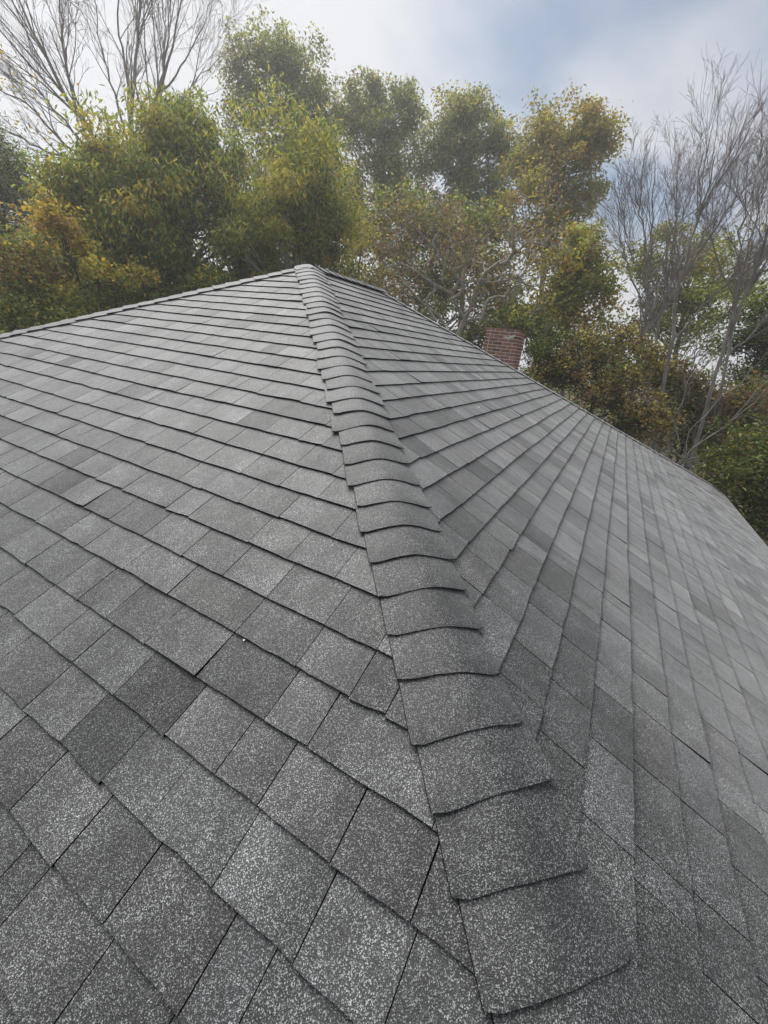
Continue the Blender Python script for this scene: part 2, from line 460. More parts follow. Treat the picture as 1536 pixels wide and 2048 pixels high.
# hip and ridge caps -------------------------------------------------------
def cap_run(origin, hdir, lat, slope_side, length, expo=0.135, w=0.150, start=0.0, name='hip_cap', seed=1, rr=0.045):
    """caps laid from the low end up; hdir points DOWN the hip, lat is horizontal to one side,
    slope_side is how far a roof face drops per metre of lat"""
    r = np.random.default_rng(seed)
    origin, hdir, lat = (np.array(a, float) for a in (origin, hdir, lat))
    hdir /= np.linalg.norm(hdir); lat /= np.linalg.norm(lat)
    nrm = np.cross(lat, hdir)
    if nrm[2] < 0: nrm = -nrm
    n = int((length - start) / expo)
    res = []
    for k in range(n):
        j = r.normal(0, 0.003)
        t1 = start + (k + 1) * expo + j
        t0 = t1 - expo - 0.03
        wl, wr = w * r.uniform(0.94, 1.05), w * r.uniform(0.92, 1.06)
        sh = r.normal(0, 0.006)
        NQ = 13
        u = np.linspace(-1, 1, NQ)
        x = np.where(u < 0, u * wl, u * wr) + sh
        lift = 0.0105 + abs(r.normal(0, 0.0015))
        prof = -slope_side * (np.sqrt(x * x + rr * rr)) + slope_side * rr * 0.45 + 0.011
        edge = np.abs(u) ** 4
        sk_ = r.normal(0, 0.006)
        rows = []
        curl = r.choice([0, 0, 0, 0.003, 0.006]) * r.uniform(.5, 1)
        wave = r.normal(0, 0.0016, 3)
        for (tt, hh, nar) in ((t0, 0.0045, 0.93), (t1 - 0.05, 0.0105, 0.985), (t1 - 0.008, lift + 0.0004, 1.0), (t1, lift, 0.99)):
            cut = np.maximum(0, np.abs(u) - 0.86) * (0.055 if tt == t1 else 0.0)
            ts = tt - cut + sk_ * u + r.normal(0, 0.0006, NQ)
            hq = hh - 0.002 * edge + (curl * np.maximum(0, u - .6) / .4 if tt > t1 - .02 else 0) + (wave[0] * np.sin(u * 3.2 + wave[1] * 900) if tt > t1 - .02 else 0)
            rows.append(origin + ts[:, None] * hdir + (x * nar)[:, None] * lat + (prof + hq)[:, None] * nrm)
        th = 0.0042
        v = np.vstack(rows)
        fs = []
        for a in range(3):
            for b in range(NQ - 1):
                fs.append([a * NQ + b, a * NQ + b + 1, (a + 1) * NQ + b + 1, (a + 1) * NQ + b])
        # butt edge, underside lip and side skirts with vertices of their own (crisp edges)
        b0 = len(v)
        butt = rows[-1]
        v = np.vstack([v, butt, butt - th * nrm - 0.0008 * hdir, rows[1] - th * nrm])
        for a in range(2):
            for b in range(NQ - 1):
                fs.append([b0 + a * NQ + b, b0 + a * NQ + b + 1, b0 + (a + 1) * NQ + b + 1, b0 + (a + 1) * NQ + b])
        sk0 = len(v)
        v = np.vstack([v] + [rows[i][[0, -1]] for i in range(4)] + [rows[i][[0, -1]] - (th + 0.001) * nrm for i in range(4)])
        for a in range(3):
            i0, i1 = sk0 + 2 * a, sk0 + 2 * (a + 1)
            fs.append([i0, i1, i1 + 8, i0 + 8])
            fs.append([i0 + 1, i0 + 9, i1 + 9, i1 + 1])
        tv = np.clip(1 + r.normal(0, 0.07), 0.8, 1.25)
        tcol = np.full((len(fs), 3), tv); tcol[3 * (NQ - 1):] *= 0.05
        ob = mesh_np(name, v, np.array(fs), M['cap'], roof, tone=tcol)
        # smooth the top, keep the butt crisp
        me = ob.data
        sm = np.zeros(len(fs), dtype=bool); sm[:3 * (NQ - 1)] = True
        me.polygons.foreach_set('use_smooth', sm)
        res.append(ob)
    return res

S2 = math.sqrt(0.5)
side = SLOPE * S2 * math.cos(math.atan(SLOPE * S2))
hl = EAVE / S2 * math.hypot(1, SLOPE * S2)
near = cap_run((0, 0, TZ), (-1, -1, -SLOPE), (1, -1, 0), side, hl, expo=0.1333, start=-0.009, seed=5)
cap_run((0, 0, TZ), (-1, 1, -SLOPE), (1, 1, 0), side, hl, start=0.02, seed=6)
cap_run((RIDGE, 0, TZ), (1, -1, -SLOPE), (1, 1, 0), side, hl, start=0.02, seed=7)
cap_run((RIDGE, 0, TZ), (1, 1, -SLOPE), (1, -1, 0), side, hl, start=0.02, seed=8)
cap_run((RIDGE + 0.10, 0, TZ + 0.012), (-1, 0, 0), (0, 1, 0), SLOPE, RIDGE + 0.12, start=0.0, name='ridge_cap', seed=9)

# walls, fascia, windows and gutter below the eaves
OV = 0.42
x0, x1, y0, y1 = -E_ + OV, RIDGE + E_ - OV, -E_ + OV, E_ - OV
wv = box_v(x0, x1, y0, y1, 0, ez - 0.045)
mesh_np('wall', wv, BOXF, M['siding'], house)
for (a, b, c, d) in ((-E_ - .018, -E_ - .002, -E_, E_), (RIDGE + E_ + .002, RIDGE + E_ + .018, -E_, E_)):
    mesh_np('fascia', box_v(a, b, c, d, ez - 0.19, ez - 0.02), BOXF, M['trim'], house)
for (c, d) in ((-E_ - .018, -E_ - .002), (E_ + .002, E_ + .018)):
    mesh_np('fascia', box_v(-E_ - .018, RIDGE + E_ + .018, c, d, ez - 0.19, ez - 0.02), BOXF, M['trim'], house)
for (wx, wy, ax) in ((-2.5, y0, 'x'), (2.6, y0, 'x'), (x0, -1.8, 'y'), (x0, 2.2, 'y')):
    if ax == 'x':
        wn = mesh_np('window', box_v(wx - .5, wx + .5, wy - .05, wy - .002, 0.95, 2.1), BOXF, M['trim'], house)
        mesh_np('pane', box_v(wx - .42, wx + .42, wy - .06, wy - .052, 1.03, 2.02), BOXF, M['glass'], wn)
    else:
        wn = mesh_np('window', box_v(wx - .05, wx - .002, wy - .5, wy + .5, 0.95, 2.1), BOXF, M['trim'], house)
        mesh_np('pane', box_v(wx - .06, wx - .052, wy - .42, wy + .42, 1.03, 2.02), BOXF, M['glass'], wn)

# chimney ------------------------------------------------------------------
CX0, CX1, CY0, CY1 = 5.90, 6.53, -0.87, -0.14
CTOP = TZ - 0.645 + 0.60
cx0, cx1, cy0, cy1 = CX0 + .005, CX1 - .005, CY0 + .005, CY1 - .005
wall_t = 0.11
rim = np.array([[cx0, cy0], [cx1, cy0], [cx1, cy1], [cx0, cy1]])
inn = np.array([[cx0 + wall_t, cy0 + wall_t], [cx1 - wall_t, cy0 + wall_t], [cx1 - wall_t, cy1 - wall_t], [cx0 + wall_t, cy1 - wall_t]])
cvs = np.vstack([np.c_[rim, np.zeros(4)], np.c_[rim, np.full(4, CTOP - .006)], np.c_[inn, np.full(4, CTOP - .006)], np.c_[inn, np.full(4, CTOP - .5)]])
cf = [[i, (i + 1) % 4, 4 + (i + 1) % 4, 4 + i] for i in range(4)]
cf += [[4 + i, 4 + (i + 1) % 4, 8 + (i + 1) % 4, 8 + i] for i in range(4)]
cf += [[8 + i, 8 + (i + 1) % 4, 12 + (i + 1) % 4, 12 + i] for i in range(4)] + [[12, 13, 14, 15]]
chimney = mesh_np('chimney', cvs, np.array(cf), M['mortar'], house)
BH, BJ = 0.0540, 0.0140
pitch = BH + BJ
def brick_row(r, z1):
    """boxes of one course: list of (x0,x1,y0,y1)"""
    out = []
    BL = 0.2
    T = 0.10
    def run(a, b, first):
        p, ls = a, []
        first = True if first else False
        ln = BL if first else BL / 2
        while p < b - 0.02:
            e = min(p + ln, b)
            if b - e < 0.05: e = b
            ls.append((p, e)); p = e + BJ; ln = BL
        return ls
    odd = r % 2
    # alternate which walls run through at the corners
    if odd:
        for (a, b) in run(CY0, CY1, True): out.append((CX0, CX0 + T, a, b)); out.append((CX1 - T, CX1, a, b))
        for (a, b) in run(CX0 + T + BJ, CX1 - T - BJ, False): out.append((a, b, CY0, CY0 + T)); out.append((a, b, CY1 - T, CY1))
    else:
        for (a, b) in run(CY0 + T + BJ, CY1 - T - BJ, True): out.append((CX0, CX0 + T, a, b)); out.append((CX1 - T, CX1, a, b))
        for (a, b) in run(CX0, CX1, True): out.append((a, b, CY0, CY0 + T)); out.append((a, b, CY1 - T, CY1))
    return out
lowv, lowf, lowt, off = [], [], [], 0
nb = 0
for r in range(int((CTOP - 0.3) / pitch)):
    z1 = CTOP - r * pitch
    for (a, b, c, d) in brick_row(r, z1):
        j = rng.normal(0, 0.0012, 3)
        v = box_v(a + j[0], b + j[0], c + j[1], d + j[1], z1 - BH, z1)
        tn = np.clip(rng.normal(1, 0.2), .5, 1.5) * np.array([1, 1 + rng.normal(0, .05), 1 + rng.normal(0, .06)])
        if r < 22 and nb < 290:
            nb += 1
            mesh_np('brick', v, BOXF, M['brick'], chimney, tone=np.tile(tn, (6, 1)))
        else:
            lowv.append(v); lowf.append(BOXF + off); lowt.append(np.tile(tn, (6, 1))); off += 8
tag(mesh_np('brick_courses', np.vstack(lowv), np.vstack(lowf), M['brick'], chimney, tone=np.vstack(lowt)), kind='stuff')
# lichen on the upper right bricks
lv, lf, off = [], [], 0
for (yy, zz, rad) in ((-0.60, 2.5, .030), (-0.655, 2.6, .038), (-0.71, 2.35, .045), (-0.75, 2.05, .030), (-0.77, 1.7, .024), (-0.675, 2.8, .022)):
    k = 9
    an = np.linspace(0, 2 * np.pi, k, endpoint=False)
    rr_ = rad * rng.uniform(.6, 1.2, k)
    zc_ = CTOP - zz * pitch
    ring = np.stack([np.full(k, CX0 - .0025), yy + rr_ * np.cos(an) * 1.2, zc_ + rr_ * np.sin(an) * .8], -1)
    ring2 = ring * 1.0; ring2[:, 0] = CX0 - .007; ring2[:, 1] = yy + (ring[:, 1] - yy) * .7; ring2[:, 2] = zc_ + (ring[:, 2] - zc_) * .7
    v = np.vstack([ring, ring2, [[CX0 - .009, yy, zc_]]])
    lv.append(v)
    for i in range(k):
        j = (i + 1) % k
        lf.append([off + i, off + k + i, off + k + j, off + j]); lf.append([off + k + i, off + 2 * k, off + 2 * k, off + k + j])
    off += 2 * k + 1
lf4 = np.array([f for f in lf if len(set(f)) == 4]); lf3 = np.array([[f[0], f[1], f[3]] for f in lf if len(set(f)) == 3])
tag(mesh_np('lichen', np.vstack(lv), [lf4, lf3], M['lichen'], chimney), kind='stuff')

# ------------------------------------------------------------------ small debris on the shingles
def roof_hit(px, py, face):
    d = ray(px, py); i = 0 if face == 'L' else 1
    p0 = CAM - np.array([0, 0, TZ])
    t = (SLOPE * p0[i] - p0[2]) / (d[2] - SLOPE * d[i])
    X = CAM + t * d
    return X
def chip(name, px, py, face, size, ang, mat, label, cat):
    X = roof_hit(px, py, face)
    nn = np.array([-SLOPE, 0, 1.0]) if face == 'L' else np.array([0, -SLOPE, 1.0])
    nn /= np.linalg.norm(nn)
    a = np.array([math.cos(ang), math.sin(ang), 0]); a -= nn * (a @ nn); a /= np.linalg.norm(a)
    b = np.cross(nn, a)
    w, l = size
    prof = [(-.5, 0), (-.2, .5), (.25, .42), (.5, .05), (.2, -.5), (-.25, -.38)]
    lo_ = [X + a * l * p + b * w * q + nn * .007 for p, q in prof]
    hi_ = [X + a * l * p * .8 + b * w * q * .7 + nn * (.007 + w * .45) for p, q in prof]
    v = np.array(lo_ + hi_)
    k = len(prof)
    f4 = np.array([[i, (i + 1) % k, k + (i + 1) % k, k + i] for i in range(k)])
    o = mesh_np(name, v, [f4, np.array([list(range(k, 2 * k))])], mat, loc=X)
    tag(o, label, cat)
chip('wood_chip', 490, 1283, 'L', (.006, .008), .4, M['chip'], 'tiny white chip caught under a shingle edge left of the hip caps', 'debris')
chip('paint_flake', 956, 817, 'R', (.012, .02), 1.0, M['chip'], 'small pale flake lying on the roof face below the chimney', 'debris')
chip('straw_bit', 1428, 1497, 'R', (.0035, .018), 2.2, M['straw'], 'yellow bit of straw lying on the grey shingles', 'debris')

# ------------------------------------------------------------------ vegetation helpers
def unit(v):
    return v / (np.linalg.norm(v, axis=-1, keepdims=True) + 1e-9)

class Wood:
    """collects tubes (batches of polylines of equal length)"""
    def __init__(self): self.v, self.f, self.n = [], [], 0
    def add(self, P, R, sides=5):
        P = np.asarray(P, float); R = np.asarray(R, float)
        if P.ndim == 2: P, R = P[None], R[None]
        nb_, m, _ = P.shape
        T = np.gradient(P, axis=1); T = unit(T)
        ref = np.tile(np.array([0.31, 0.87, 0.11]), (nb_, m, 1))
        U = unit(np.cross(T, ref)); W = np.cross(T, U)
        an = np.linspace(0, 2 * np.pi, sides, endpoint=False)
        ring = U[:, :, None] * np.cos(an)[None, None, :, None] + W[:, :, None] * np.sin(an)[None, None, :, None]
        V = P[:, :, None] + ring * R[:, :, None, None]
        idx = np.arange(nb_ * m * sides).reshape(nb_, m, sides) + self.n
        a = idx[:, :-1]; b = idx[:, 1:]
        f = np.stack([a, np.roll(a, -1, 2), np.roll(b, -1, 2), b], -1).reshape(-1, 4)
        self.v.append(V.reshape(-1, 3)); self.f.append(f); self.n += nb_ * m * sides
    def build(self, name, mat, parent):
        if not self.v: return None
        return mesh_np(name, np.vstack(self.v), np.vstack(self.f), mat, parent, smooth=True)

def grow(P, R, r, nchild, trange=(0.3, 1.0), ang=(30, 50), length=(0.4, 0.6), m=6, wander=0.15, tropism=0.15, rr=0.55, tip=0.25, trop_dir=(0, 0, 1), maxlen=None, thin_short=False):
    """children of a batch of parent polylines"""
    nb_, mp_, _ = P.shape
    T = unit(np.gradient(P, axis=1))
    plen = np.linalg.norm(np.diff(P, axis=1), axis=-1).sum(1)
    t = r.uniform(trange[0], trange[1], (nb_, nchild))
    fi = t * (mp_ - 1); i0 = np.clip(fi.astype(int), 0, mp_ - 2); fr = (fi - i0)[..., None]
    bi = np.arange(nb_)[:, None]
    S = P[bi, i0] * (1 - fr) + P[bi, i0 + 1] * fr
    D = T[bi, i0] * (1 - fr) + T[bi, i0 + 1] * fr
    Rp = R[bi, i0] * (1 - fr[..., 0]) + R[bi, i0 + 1] * fr[..., 0]
    rv = r.normal(size=D.shape)
    perp = unit(np.cross(D, rv))
    a = np.radians(r.uniform(ang[0], ang[1], D.shape[:2]))[..., None]
    D = unit(D * np.cos(a) + perp * np.sin(a))
    Ln = plen[:, None] * r.uniform(length[0], length[1], t.shape) * (1.15 - 0.5 * t)
    if maxlen:
        Ln = np.minimum(Ln, maxlen * r.uniform(0.4, 1.0, Ln.shape))
    keep = np.ones(Ln.shape, bool)
    if thin_short:
        keep = r.random(Ln.shape) < (0.3 + 0.7 * np.minimum(1, plen / np.percentile(plen, 80))[:, None])
    S, D, Ln, Rp = S[keep], D[keep], Ln[keep], Rp[keep]
    pts = [S]
    step = Ln / (m - 1)
    td = np.array(trop_dir, float)
    for k in range(m - 1):
        D = unit(D + td * tropism + r.normal(0, wander, D.shape))
        pts.append(pts[-1] + D * step[:, None])
    Pn = np.stack(pts, 1)
    r0 = Rp * rr
    Rn = r0[:, None] * np.linspace(1, tip, m)[None]
    return Pn, Rn

def polyline(pts, n, r, wob=0.0):
    """smooth curve through control points"""
    pts = np.asarray(pts, float)
    k = len(pts)
    t = np.linspace(0, k - 1, n)
    i = np.clip(t.astype(int), 0, k - 2); f = (t - i)[:, None]
    p0 = pts[np.clip(i - 1, 0, k - 1)]; p1 = pts[i]; p2 = pts[i + 1]; p3 = pts[np.clip(i + 2, 0, k - 1)]
    q = 0.5 * ((2 * p1) + (-p0 + p2) * f + (2 * p0 - 5 * p1 + 4 * p2 - p3) * f ** 2 + (-p0 + 3 * p1 - 3 * p2 + p3) * f ** 3)
    if wob:
        q[1:-1] += r.normal(0, wob, (n - 2, 3))
    return q

def leaves(cent, r, L, W, droop, spread=1.0):
    """rhombic leaves hung at the given points; returns verts, faces"""
    n = len(cent)
    d = r.normal(size=(n, 3)); d[:, 2] *= 0.5
    d = unit(unit(d) * spread + np.array([0, 0, -droop]))
    s = unit(np.cross(d, r.normal(size=(n, 3))))
    nn = np.cross(d, s)
    l = L * r.uniform(0.6, 1.25, n)[:, None]
    w = W * r.uniform(0.7, 1.25, n)[:, None]
    b = cent
    tip = b + d * l + nn * l * r.normal(0, .12, (n, 1))
    mid = b + d * l * 0.45 + nn * l * 0.07
    v = np.stack([b, mid - s * w * .5, tip, mid + s * w * .5], 1).reshape(-1, 3)
    f = np.arange(4 * n).reshape(n, 4)
    return v, f

def palette(r, n, cols, wts, jit=0.18):
    cols = np.array(cols, float)
    p = np.array(wts, float); p /= p.sum()
    c = cols[r.choice(len(cols), n, p=p)]
    return np.clip(c * (1 + r.normal(0, jit, (n, 1))) * (1 + r.normal(0, jit * .35, (n, 3))), 0.004, 0.9)

GREEN = (0.285, 0.335, 0.075); DGREEN = (0.125, 0.175, 0.048); OLIVE = (0.41, 0.385, 0.095)
YELLOW = (0.60, 0.44, 0.08); GOLD = (0.40, 0.29, 0.075); RUST = (0.27, 0.15, 0.07); BROWN = (0.24, 0.172, 0.10)
DBROWN = (0.115, 0.083, 0.052); GREY_G = (0.18, 0.195, 0.095); ORANGE = (0.52, 0.30, 0.08); TAN = (0.38, 0.30, 0.16)

def px_lobes(D, spec):
    """crown lobes given where they are seen: (px, py, half-width px, half-height px, clumps, depth m, palette shift)"""
    out = []
    for (px, py, hw, hh, n, dd) in spec:
        c = at(px, py, D + dd)
        zc_ = project(c)[2]
        m = zc_ / FPX
        out.append((c, np.array([hw * m, hw * m * 0.9, hh * m]), n))
    return out

def leafy_tree(name, label, base, lobes, cols, wts, seed, leaf=(0.15, 0.05), per=150, cl_r=0.5, droop=0.9,
               trunk_r=0.16, bark='bark_grey', group=None, cat='tree', lean=None, shell=0.55, twig=True, clump_hue=0.25, kind_hue=None, flat=0.75, limbs=True):
    r = np.random.default_rng(seed)
    t = empty(name, tuple(base), label, cat, group)
    base = np.array(base, float)
    cc, rads = [], []
    for (c, rad, n) in lobes:
        u = unit(r.normal(size=(n, 3))) * (r.uniform(0, 1, (n, 1)) ** shell)
        cc.append(c + u * rad)
    cc = np.vstack(cc)
    cen = cc.mean(0)
    zmin, zmax = cc[:, 2].min(), cc[:, 2].max()
    wood, thin = Wood(), Wood()
    # trunk
    top = np.array([cen[0], cen[1], zmin + 0.72 * (zmax - zmin)])
    ctrl = [base - [0, 0, .2], base + (top - base) * [0.25, 0.25, 0.35] + r.normal(0, .12, 3) * [1, 1, 0],
            base + (top - base) * [0.62, 0.62, 0.66] + r.normal(0, .18, 3) * [1, 1, 0], top]
    if limbs:
        tp = polyline(ctrl, 16, r, 0.02)
        tr_ = np.linspace(trunk_r, trunk_r * 0.28, 16); tr_[0] *= 1.35
        wood.add(tp, tr_, 8)
        # limbs: to groups of clumps
        NL = 9
        paths, rad_ = [], []
        for c in cc:
            # leave the trunk below the clump
            zz = np.clip(c[2] - np.linalg.norm(c[:2] - cen[:2]) * r.uniform(0.5, 1.1), base[2] + 0.35 * (zmin - base[2]), top[2])
            i = int(np.argmin(np.abs(tp[:, 2] - zz)))
            s = tp[i]
            mid = s * .5 + c * .5 + r.normal(0, 0.18, 3) + np.array([0, 0, -0.10 * np.linalg.norm(c - s)])
            paths.append(polyline([s, mid, c], NL, r, 0.03))
            r0 = min(tr_[i] * .5, 0.018 + 0.012 * np.linalg.norm(c - s))
            rad_.append(np.linspace(r0, 0.006, NL))
        wood.add(np.array(paths), np.array(rad_), 5)
        if twig:
            P2, R2 = grow(np.array(paths), np.array(rad_), r, 5, (0.45, 1.0), (25, 65), (0.22, 0.4), 5, 0.25, 0.05, 0.5, 0.4)
            thin.add(P2, np.maximum(R2, 0.003), 3)
    # leaves
    csz = np.clip(np.exp(r.normal(0, 0.32, len(cc))), 0.45, 1.9)
    nper = r.poisson(per * csz ** 1.6)
    ci = np.repeat(np.arange(len(cc)), nper)
    n = len(ci)
    sc = csz[ci][:, None]
    # a few sub-sprays per clump make the outline uneven
    spr = unit(r.normal(size=(len(cc), 6, 3))) * cl_r * r.uniform(0.4, 1.25, (len(cc), 6, 1))
    sp = spr[ci, r.integers(0, 6, n)]
    pos = cc[ci] + (sp + np.clip(r.normal(0, 1, (n, 3)), -1.7, 1.7) * cl_r * 0.32) * sc * np.array([1, 1, flat])
    v, f = leaves(pos, r, leaf[0], leaf[1], droop)
    # clumps differ in hue
    wc = np.array(wts, float)
    tone = np.zeros((n, 3))
    pcl = r.dirichlet(wc / wc.sum() / max(clump_hue, 1e-3), len(cc))
    cum = np.cumsum(pcl, 1)
    pick = (r.random(n)[:, None] > cum[ci]).sum(1).clip(0, len(cols) - 1)
    tone = np.array(cols)[pick] * (1 + r.normal(0, .2, (n, 1))) * (1 + r.normal(0, .06, (n, 3)))
    tag(mesh_np('crown', v, f, M['leaf'], t, tone=np.clip(tone, .004, .8)), kind='stuff')
    if limbs:
        wood.build('trunk', M[bark], t)
        if twig: tag(thin.build('twigs', M[bark], t), kind='stuff')
    return t

def bare_tree(name, label, base, leaders, seed, bark='bark_grey', twigbark='bark_red', r0=0.12, lv=((7, (.12, 1.), (18, 42), (.35, .6)), (5, (.2, 1.), (18, 40), (.35, .6)), (4, (.2, 1.), (15, 40), (.35, .65))),
              wander=.07, trop=.10, group=None, leafspec=None, tmin=0.0028, trop_dir=(0, 0, 1), cat='tree', maxlen=None):
    """leaders: list of control-point lists"""
    r = np.random.default_rng(seed)
    t = empty(name, tuple(base), label, cat, group)
    wood, thin = Wood(), Wood()
    Ps, Rs = [], []
    for li, ctrl in enumerate(leaders):
        P = polyline(ctrl, 14, r, 0.03)
        a = r0 * (1.0 if li == 0 else 0.5)
        R = np.linspace(a, a * 0.12, 14)
        Ps.append(P); Rs.append(R)
    P, R = np.array(Ps), np.array(Rs)
    wood.add(P, R, 8)
    tips = []
    for k, (nc, tr, an, ln) in enumerate(lv):
        P, R = grow(P, R, r, nc, tr, an, ln, 7 if k == 0 else 5, wander * (1 + .4 * k), trop, 0.5, 0.3, trop_dir, maxlen=maxlen if k == 0 else None, thin_short=True)
        R = np.maximum(R, tmin)
        (wood if k == 0 else thin).add(P, R, 5 if k == 0 else 3)
        tips.append(P)
    wood.build('trunk', M[bark], t)
    tag(thin.build('twigs', M[twigbark], t), kind='stuff')
    if leafspec:
        frac, L, W, cols, wts, per, sig = leafspec
        A = tips[-1].reshape(-1, 3) if frac['lvl'] is None else tips[frac['lvl']][:, 2:].reshape(-1, 3)
        if 'box' in frac:
            lo_, hi_ = frac['box']
            A = A[(A[:, 2] > lo_) & (A[:, 2] < hi_)]
        A = A[r.random(len(A)) < frac['p']]
        pos = np.repeat(A, per, 0); pos = pos + r.normal(0, sig, pos.shape)
        if len(pos):
            v, f = leaves(pos, r, L, W, 0.7)
            tag(mesh_np('crown', v, f, M['leaf'], t, tone=palette(r, len(pos), cols, wts)), kind='stuff')
    return t

def gz(p):
    """drop a point to the ground"""
    return np.array([p[0], p[1], 0.0])

# ------------------------------------------------------------------ trees behind the house
def ctr(D, *pp):
    """control points of a limb: (px,py) or (px,py,dD)"""
    return [at(p[0], p[1], D + (p[2] if len(p) > 2 else 0)) for p in pp]

# big leafy trees to the left of the apex
D = 14.0
b = gz(at(585, 620, D))
leafy_tree('leafy_tree', 'large olive green tree with drooping narrow leaves, directly behind the roof apex', b,
           px_lobes(D, [(610, 345, 85, 75, 26, 0), (560, 430, 105, 75, 34, -.4), (655, 430, 55, 75, 20, .3), (500, 510, 95, 60, 26, 0), (640, 515, 70, 40, 16, .4), (590, 585, 110, 45, 18, 0.6)]),
           [GREEN, OLIVE, DGREEN, GOLD, YELLOW], [6, 5, 3, .5, .4], 101, leaf=(.165, .048), per=215, cl_r=.46, group=None)
D = 15.0
b = gz(at(370, 620, D))
leafy_tree('leafy_tree', 'tall green tree with a pointed top between the apex tree and the bare trees', b,
           px_lobes(D, [(372, 245, 55, 55, 14, 0), (345, 310, 95, 60, 26, 0), (420, 320, 75, 65, 24, .4), (360, 400, 120, 70, 36, -.3), (450, 440, 70, 65, 18, 0), (330, 500, 110, 60, 28, -.2), (400, 580, 130, 50, 22, 0)]),
           [GREEN, OLIVE, DGREEN, GOLD, YELLOW], [6, 4, 4, .4, .4], 102, leaf=(.165, .047), per=205, cl_r=.48)
D = 14.2
b = gz(at(190, 640, D))
leafy_tree('leafy_tree', 'broad green tree with yellowing leaves at the left end of the roof', b,
           px_lobes(D, [(225, 335, 85, 60, 24, 0), (160, 390, 75, 60, 22, .3), (250, 430, 95, 70, 30, -.3), (150, 500, 90, 60, 24, 0), (260, 540, 95, 55, 24, 0), (170, 600, 120, 45, 20, 0)]),
           [GREEN, OLIVE, DGREEN, GOLD, YELLOW], [5, 4.5, 3, .8, .9], 103, leaf=(.165, .047), per=205, cl_r=.46)

# yellow shrubs and small trees at the far left
YG = 'yellow-leaved saplings at the left'
def shrub(label, D, spec, cols, wts, seed, leaf=(.09, .06), per=120, cl_r=.28, name='shrub', cat='shrub', group=None, bark='bark_dark', droop=.4, tr=.05):
    px, py = spec[0][0], max(s[1] for s in spec)
    return leafy_tree(name, label, gz(at(px, py, D)), px_lobes(D, spec), cols, wts, seed, leaf=leaf, per=per, cl_r=cl_r, bark=bark, droop=droop, trunk_r=tr, cat=cat, group=group)
shrub('slanting yellow sapling in front of the dark conifer', 12.6, [(95, 420, 20, 30, 7, 0), (115, 455, 22, 30, 8, 0), (150, 480, 26, 20, 6, 0)], [YELLOW, GOLD, OLIVE], [4, 2, 4], 111, per=75, cl_r=.22, name='yellow_sapling', cat='sapling')
shrub('golden brown bush below the yellow sapling', 12.2, [(60, 520, 48, 35, 14, 0), (40, 555, 40, 25, 8, 0)], [GOLD, YELLOW, BROWN, OLIVE, DGREEN], [2.5, 2, 3, 3, 3], 112, per=85, cl_r=.26, name='golden_bush', cat='bush')
for i, (sp, lb) in enumerate([((200, 548, 28, 18, 6, 0), 'small yellow bush under the broad green tree, above the left hip of the roof'),
                              ((95, 572, 30, 18, 6, 0), 'small yellow bush just right of the golden brown bush'),
                              ((285, 545, 28, 18, 5, 0), 'small yellow bush under the pointed green tree')]):
    shrub(lb, 12.0, [sp], [YELLOW, GOLD, OLIVE, GREEN], [2.5, 2, 4, 3], 1130 + i, per=60, cl_r=.24, name='yellow_bush', cat='bush', group='small yellow bushes')
shrub('dark green bush at the foot of the golden brown bush', 12.0, [(20, 620, 60, 45, 14, 0), (110, 630, 70, 35, 14, 0)], [DGREEN, GREEN, OLIVE, YELLOW], [4, 4, 2, .6], 114, leaf=(.12, .05), per=130, cl_r=.34, name='green_bush', cat='bush')
shrub('long dark green bush behind the left hip of the roof', 12.6, [(250, 610, 80, 35, 16, 0), (400, 590, 80, 35, 16, 0.4), (510, 575, 70, 30, 12, .8)], [DGREEN, GREEN, OLIVE, YELLOW], [5, 4, 2, .5], 115, leaf=(.13, .05), per=140, cl_r=.36, name='green_bush', cat='bush')
# dark conifer on the left
D = 19.0
leafy_tree('conifer', 'dark green conifer beyond the bare trees on the left', gz(at(10, 620, D)),
           px_lobes(D, [(-5, 285, 30, 22, 8, 0), (10, 330, 60, 35, 20, 0), (20, 390, 80, 50, 34, 0), (15, 480, 90, 60, 36, 0), (0, 570, 90, 60, 30, 0), (-60, 420, 60, 120, 30, 0)]),
           [DGREEN, GREEN, (0.05, 0.07, 0.03)], [5, 3, 3], 120, leaf=(.13, .03), per=190, cl_r=.55, droop=.15, bark='bark_dark', flat=.5)

# tall hazy oaks far behind
D = 25.0
oak_cols = [GREY_G, GREEN, OLIVE, BROWN]
leafy_tree('oak_tree', 'tallest grey green oak, its top just right of the bare trees', gz(at(575, 600, D)),
           px_lobes(D, [(560, 100, 42, 36, 12, 0), (500, 130, 45, 42, 13, 0), (610, 150, 45, 45, 13, .5), (485, 200, 40, 45, 9, 0), (555, 205, 65, 55, 13, 0), (635, 220, 38, 60, 10, 0), (600, 290, 60, 50, 10, 0), (500, 280, 55, 50, 6, 0), (560, 350, 90, 60, 16, 0), (640, 340, 50, 60, 12, 0)]),
           oak_cols, [5, 4, 2, .6], 131, leaf=(.16, .075), per=210, cl_r=.55, trunk_r=.24, droop=.5)
leafy_tree('oak_tree', 'grey green oak with a broad top between the tallest oak and the twin-topped oak', gz(at(760, 600, D + 1)),
           px_lobes(D + 1, [(725, 195, 40, 35, 12, 0), (790, 205, 48, 40, 14, 0), (700, 260, 40, 55, 11, 0), (770, 280, 75, 60, 22, 0), (830, 260, 28, 50, 8, 0), (720, 360, 60, 60, 14, 0), (800, 370, 60, 60, 16, 0), (700, 440, 60, 60, 16, 0), (770, 460, 80, 60, 18, 0), (860, 330, 30, 60, 8, 0)]),
           oak_cols, [5, 4, 2, .8], 132, leaf=(.16, .075), per=220, cl_r=.55, trunk_r=.24, droop=.5)
